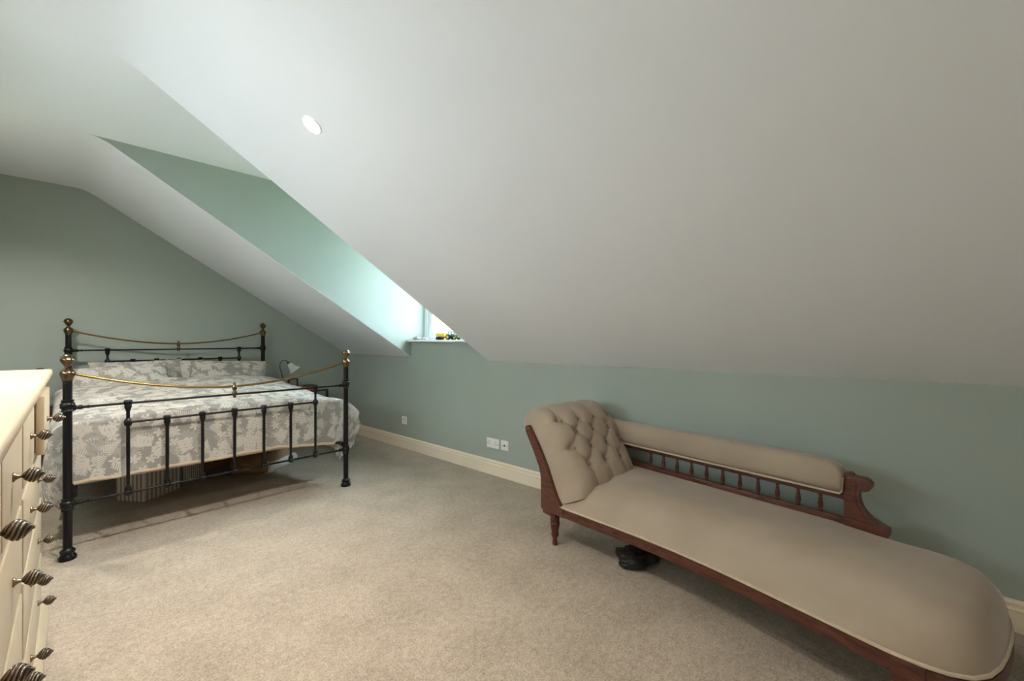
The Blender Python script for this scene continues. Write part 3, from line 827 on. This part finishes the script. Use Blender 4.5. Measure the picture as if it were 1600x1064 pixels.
for (n1,k1,r1) in BUTT:
    for (n2,k2,r2) in BUTT:
        if r2 == r1+1 and abs(n1-n2) < .08: SEGS.append((Vector((n1,arc_pos(k1))), Vector((n2,arc_pos(k2)))))
    if r1 == 0: SEGS.append((Vector((n1,arc_pos(k1))), Vector((n1+.01,arc_pos(.3)))))
    if r1 == 3: SEGS.append((Vector((n1,arc_pos(k1))), Vector((n1-.01,arc_pos(7.5)))))
    if r1 in (1,3) and n1 < .12: SEGS.append((Vector((n1,arc_pos(k1))), Vector((-.01,arc_pos(k1-.25)))))
    if r1 in (1,3) and n1 > .48: SEGS.append((Vector((n1,arc_pos(k1))), Vector((.62,arc_pos(k1-.2)))))
def headrest():
    nn_ = 84; np_ = len(MP); v, f = [], []
    dense = []
    for i in range(np_-1):
        for h in (0,.5): dense.append(i+h)
    dense.append(np_-1)
    for j in range(nn_+1):
        u = j/nn_; nw = N0+(DEP-2*N0)*u
        q = abs(2*u-1); g = (1-q**3.6)**(1/2.6) if q < 1 else 0
        for di in dense:
            i0 = int(di); fr = di-i0; i1 = min(i0+1, np_-1)
            M = MP[i0].lerp(MP[i1], fr); B = BP[i0].lerp(BP[i1], fr); key = di/NS
            p = B.lerp(M, g)
            tg = MP[i1]-MP[max(i0-1,0)]; nrm = Vector((tg.y, -tg.x, 0)).normalized()     # outward
            d = 0
            if key < 8:
                P = Vector((nw, arc_pos(key)))
                db = min((P-Vector((n2, arc_pos(k2)))).length for n2,k2,_ in BUTT)
                ds = min(seg_d(P, a, b2) for a, b2 in SEGS)
                d = -.028*math.exp(-(db/.024)**2)-.0062*math.exp(-(ds/.009)**2)+.010*min(1, ds/.06)
            d *= min(1, g*1.3)
            if g < .55 and 5 < key < 11: d += .007*math.sin(key*20)*(1-g/.55)*min(1, g*5)                  # gathers at the roll end
            v.append((p.x+nrm.x*d, nw, p.y+nrm.y*d))
    m = len(dense)
    for j in range(nn_):
        for i in range(m-1):
            k = j*m+i; f.append((k, k+1, k+m+1, k+m))
        f.append((j*m+m-1, j*m, (j+1)*m, (j+1)*m+m-1))
    f.append(tuple(range(m))); f.append(tuple(nn_*m+i for i in range(m))[::-1])
    o = pyd('headrest', v, f, 'velvet', CH, 'all')
    for n2, k2, _ in BUTT:
        i = k2*NS; i0 = int(i); M = MP[i0].lerp(MP[i0+1], i-i0); tg = MP[i0+1]-MP[i0-1]; nrm = Vector((tg.y, -tg.x, 0)).normalized()
        c = M-nrm*.020
        vv, ff = lathe_vf([(.002,.006),(.007,.005),(.0105,.001),(.009,-.004)], 10)
        b3 = pyd('button', vv, ff, 'button_velvet', o, True, (c.x, n2, c.y)); b3.rotation_euler = (0, math.atan2(nrm.x, nrm.y), 0)
headrest()
# side boards of the headrest
sb_poly = [(-.083,.196),(-.086,.385),(-.100,.435),(-.155,.526),(-.226,.628),(-.232,.650),(-.222,.666),(-.203,.670),(-.188,.660),(-.150,.612),(-.100,.548),(-.038,.455),(.018,.345),(.050,.290),(.078,.258),(.098,.240),(.098,.196)]
for ya, yb in ((-.008,.034),(DEP-.034,DEP+.006)):
    o = prism('headrest_board', sb_poly, 'y', ya, yb, 'red_wood', CH, .003)
    yy = ya-.004 if ya < .1 else yb+.004
    lathe('rosette', [(.004,-.004),(.012,-.003),(.016,0),(.019,.002),(.021,.006)] if ya < .1 else [(.021,-.006),(.019,-.002),(.016,0),(.012,.003),(.004,.004)], 'red_wood', o, (-.207, yy, .643), 20, 'y')
# legs: turned, with a square block
legp = [(.011,0),(.015,.004),(.016,.018),(.013,.034),(.012,.040),(.018,.046),(.021,.056),(.0225,.064),(.019,.072),(.020,.078),(.022,.086),(.0255,.108),(.029,.124),(.0295,.130),(.0255,.136),(.027,.140),(.028,.160),(.027,.172)]
def leg(s, nn):
    o = lathe('leg', legp, 'red_wood', CH, (s, nn, 0), 20)
    return o
for s, nn, ws in ((.0,.026,.0),(1.535,.034,1),(.0,.58,0),(1.50,.575,1)):
    o = leg(s, nn)
    if ws: box('leg_block', (-.040,-.040,.165), (.040,.030,.243), 'red_wood', o, .003)
    else: box('leg_block', (-.078,-.028,.168), (.03,.012,.197), 'red_wood', o, .006)
# gallery along the back
GN = .592
box('gallery_bottom_rail', (.02,GN-.016,.375), (1.25,GN+.016,.421), 'red_wood', CH, .003)
box('gallery_top_rail', (.0,GN-.018,.502), (1.25,GN+.018,.526), 'red_wood', CH, .003)
SPN = [(.006,.421),(.0085,.424),(.0085,.428),(.006,.432),(.0105,.442),(.0115,.450),(.009,.466),(.0065,.484),(.0060,.490),(.0085,.494),(.0085,.498),(.006,.502)]
for k in range(11): lathe('spindle', SPN, 'red_wood', CH, (.262+.0885*k, GN, 0), 14)
def bolster():
    v, f = [], []; n = 60; m = 26; s0, s1 = -.06, 1.236
    for i in range(n+1):
        u = i/n; s = s0+(s1-s0)*u; e = min((1-u)/.10, 1)
        g = (1-(1-e)**2.6)**.5 if e < 1 else 1
        for k in range(m):
            a = 2*PI*k/m; ca, sa = math.cos(a), math.sin(a)
            yy = .052*math.copysign(abs(ca)**.75, ca); zz = .070*math.copysign(abs(sa)**.7, sa)
            zc = .527+.070
            top = zz if sa < 0 else zz*(.35+.65*g)
            top += noise.noise(Vector((s*4, ca, sa)))*.004
            v.append((s, GN+yy, zc+top))
    for i in range(n):
        for k in range(m): f.append((i*m+k, i*m+(k+1)%m, (i+1)*m+(k+1)%m, (i+1)*m+k))
    f.append(tuple(range(m))[::-1]); f.append(tuple(n*m+k for k in range(m)))
    o = pyd('backrest_bolster', v, f, 'velvet', CH, 'all')
    tube('welt', [(.05,GN-.040,.531),(1.228,GN-.040,.531),(1.234,GN-.040,.54),(1.236,GN-.03,.60)], .005, 'velvet_welt', o, 8)
bolster()
br = [(1.238,.30),(1.238,.617),(1.250,.624),(1.262,.622),(1.272,.612),(1.290,.611),(1.308,.612),(1.322,.606),(1.332,.594),(1.333,.578),(1.326,.564),(1.314,.556),(1.302,.554),(1.296,.560),
      (1.292,.552),(1.290,.535),(1.292,.512),(1.300,.486),(1.314,.464),(1.335,.445),(1.360,.431),(1.388,.421),(1.388,.400),(1.386,.39),(1.34,.30)]
bk = prism('scroll_bracket', br, 'y', GN-.022, GN+.022, 'red_wood', CH, .003)
spiral = [(1.311+(.004+.0135*t/9.5)*math.cos(-t+2.2), GN-.0225, .583+(.004+.0135*t/9.5)*math.sin(-t+2.2)) for t in [k*.25 for k in range(39)]]
tube('scroll_carving', spiral, .0022, 'red_wood', bk, 6)
tube('edge_carving', smooth_path([(1.250,GN-.0225,.60),(1.275,GN-.0225,.60),(1.282,GN-.0225,.575),(1.279,GN-.0225,.53),(1.288,GN-.0225,.485),(1.318,GN-.0225,.447),(1.37,GN-.0225,.420)], 5), .0022, 'red_wood', bk, 6)

# crumpled black bag under the chaise
def bag():
    bm = bmesh.new(); bmesh.ops.create_icosphere(bm, subdivisions=5, radius=1)
    for v in bm.verts:
        c = v.co.copy()
        th = math.atan2(c.y, c.x); out = 1+.16*math.cos(3*th+.6)+.10*math.cos(5*th+2)
        rg = noise.ridged_multi_fractal(c*1.5+Vector((2,5,1)), 1.0, 2.0, 4, 1.0, 2.0)
        k = 1+.16*(rg-1.2)
        v.co = Vector((c.x*.105*out*k, c.y*.085*out*k, max(0, .035+c.z*.048*k)))
    o = frombm('fabric_bag', bm, 'black_cloth', None, 'all'); o.location = (2.135, 1.045, .001); o.rotation_euler = (0,0,R(-35))
    return tag(o, 'crumpled black cloth bag on the carpet under the chaise longue', 'bag')
bag()

# ------------------------------------------------------------------ toys and pebbles on the dormer sill
def wheel(parent, loc, r, wd):
    o = lathe('wheel', [(r*.55,-wd/2),(r*.92,-wd/2),(r,-wd*.3),(r,wd*.3),(r*.92,wd/2),(r*.55,wd/2)], 'toy_black', parent, loc, 20, 'x')
    lathe('hub', [(r*.2,-wd*.56),(r*.55,-wd*.52),(r*.56,wd*.52),(r*.2,wd*.56)], 'toy_yellow', o, None, 16, 'x')
tr = thing('toy_tractor', 'green toy tractor with yellow wheels on the window sill', 'toy', (2.745, 3.28, ZS), 0, None)
# the toy drives along -y; wheels turn on x
for sx in (-1,1): wheel(tr, (sx*.030, .045, .030), .030, .020); wheel(tr, (sx*.026, -.050, .022), .022, .014)
box('bonnet', (-.014,-.075,.024), (.014,.005,.052), 'toy_green', tr, .004)
box('chassis', (-.012,-.06,.014), (.012,.07,.028), 'toy_black', tr, .002)
cabb = box('cab', (-.020,.005,.028), (.020,.060,.050), 'toy_green', tr, .003)
box('roof', (-.021,.004,.080), (.021,.062,.087), 'toy_green', cabb, .002)
for sx in (-1,1):
    for yy in (.010,.056): box('pillar', (sx*.018-.002,yy-.002,.050), (sx*.018+.002,yy+.002,.080), 'toy_black', cabb)
lathe('exhaust', [(.003,.05),(.003,.078)], 'toy_black', tr, (.008,-.03,0), 8)
tl = thing('toy_trailer', 'yellow and red toy trailer behind the toy tractor', 'toy', (2.745, 3.465, ZS))
box('tipper_bed', (-.026,-.065,.034), (.026,.060,.038), 'toy_cream', tl)
for a, b2 in (((-.026,-.065,.038),(-.023,.060,.066)),((.023,-.065,.038),(.026,.060,.066)),((-.023,-.065,.038),(.023,-.062,.066)),((-.023,.057,.038),(.023,.060,.056))): box('side_board', a, b2, 'toy_yellow', tl)
box('chassis', (-.010,-.085,.020), (.010,.055,.034), 'toy_red', tl, .002)
for sx in (-1,1):
    for yy in (.012,.044): lathe('wheel', [(.004,-.008),(.014,-.008),(.016,-.004),(.016,.004),(.014,.008),(.004,.008)], 'toy_black', tl, (sx*.024, yy, .016), 16, 'x')
def pebble(loc, r, mat, seed, label):
    bm = bmesh.new(); bmesh.ops.create_icosphere(bm, subdivisions=3, radius=1)
    for v in bm.verts:
        k = 1+.22*noise.noise(v.co*1.3+Vector((seed,0,0))); v.co = Vector((v.co.x*r[0]*k, v.co.y*r[1]*k, (v.co.z+1)*r[2]*k))
    z0 = min(v.co.z for v in bm.verts)
    for v in bm.verts: v.co.z -= z0
    o = frombm('pebble', bm, mat, None, 'all'); o.location = loc
    tag(o, label, 'pebble', 'pebbles on the window sill')
pebble((2.73, 3.885, ZS), (.028,.032,.018), 'stone_brown', 1, 'brown speckled pebble on the window sill against the dormer cheek')
pebble((2.72, 3.82, ZS), (.020,.024,.016), 'stone_pale', 2, 'rounded white pebble next to the brown one on the sill')
pebble((2.74, 3.765, ZS), (.022,.026,.014), 'stone_pale', 3, 'flat white pebble in the middle of the row on the sill')
pebble((2.72, 3.70, ZS), (.018,.022,.012), 'stone_pale', 4, 'small grey-white pebble at the tractor end of the row')
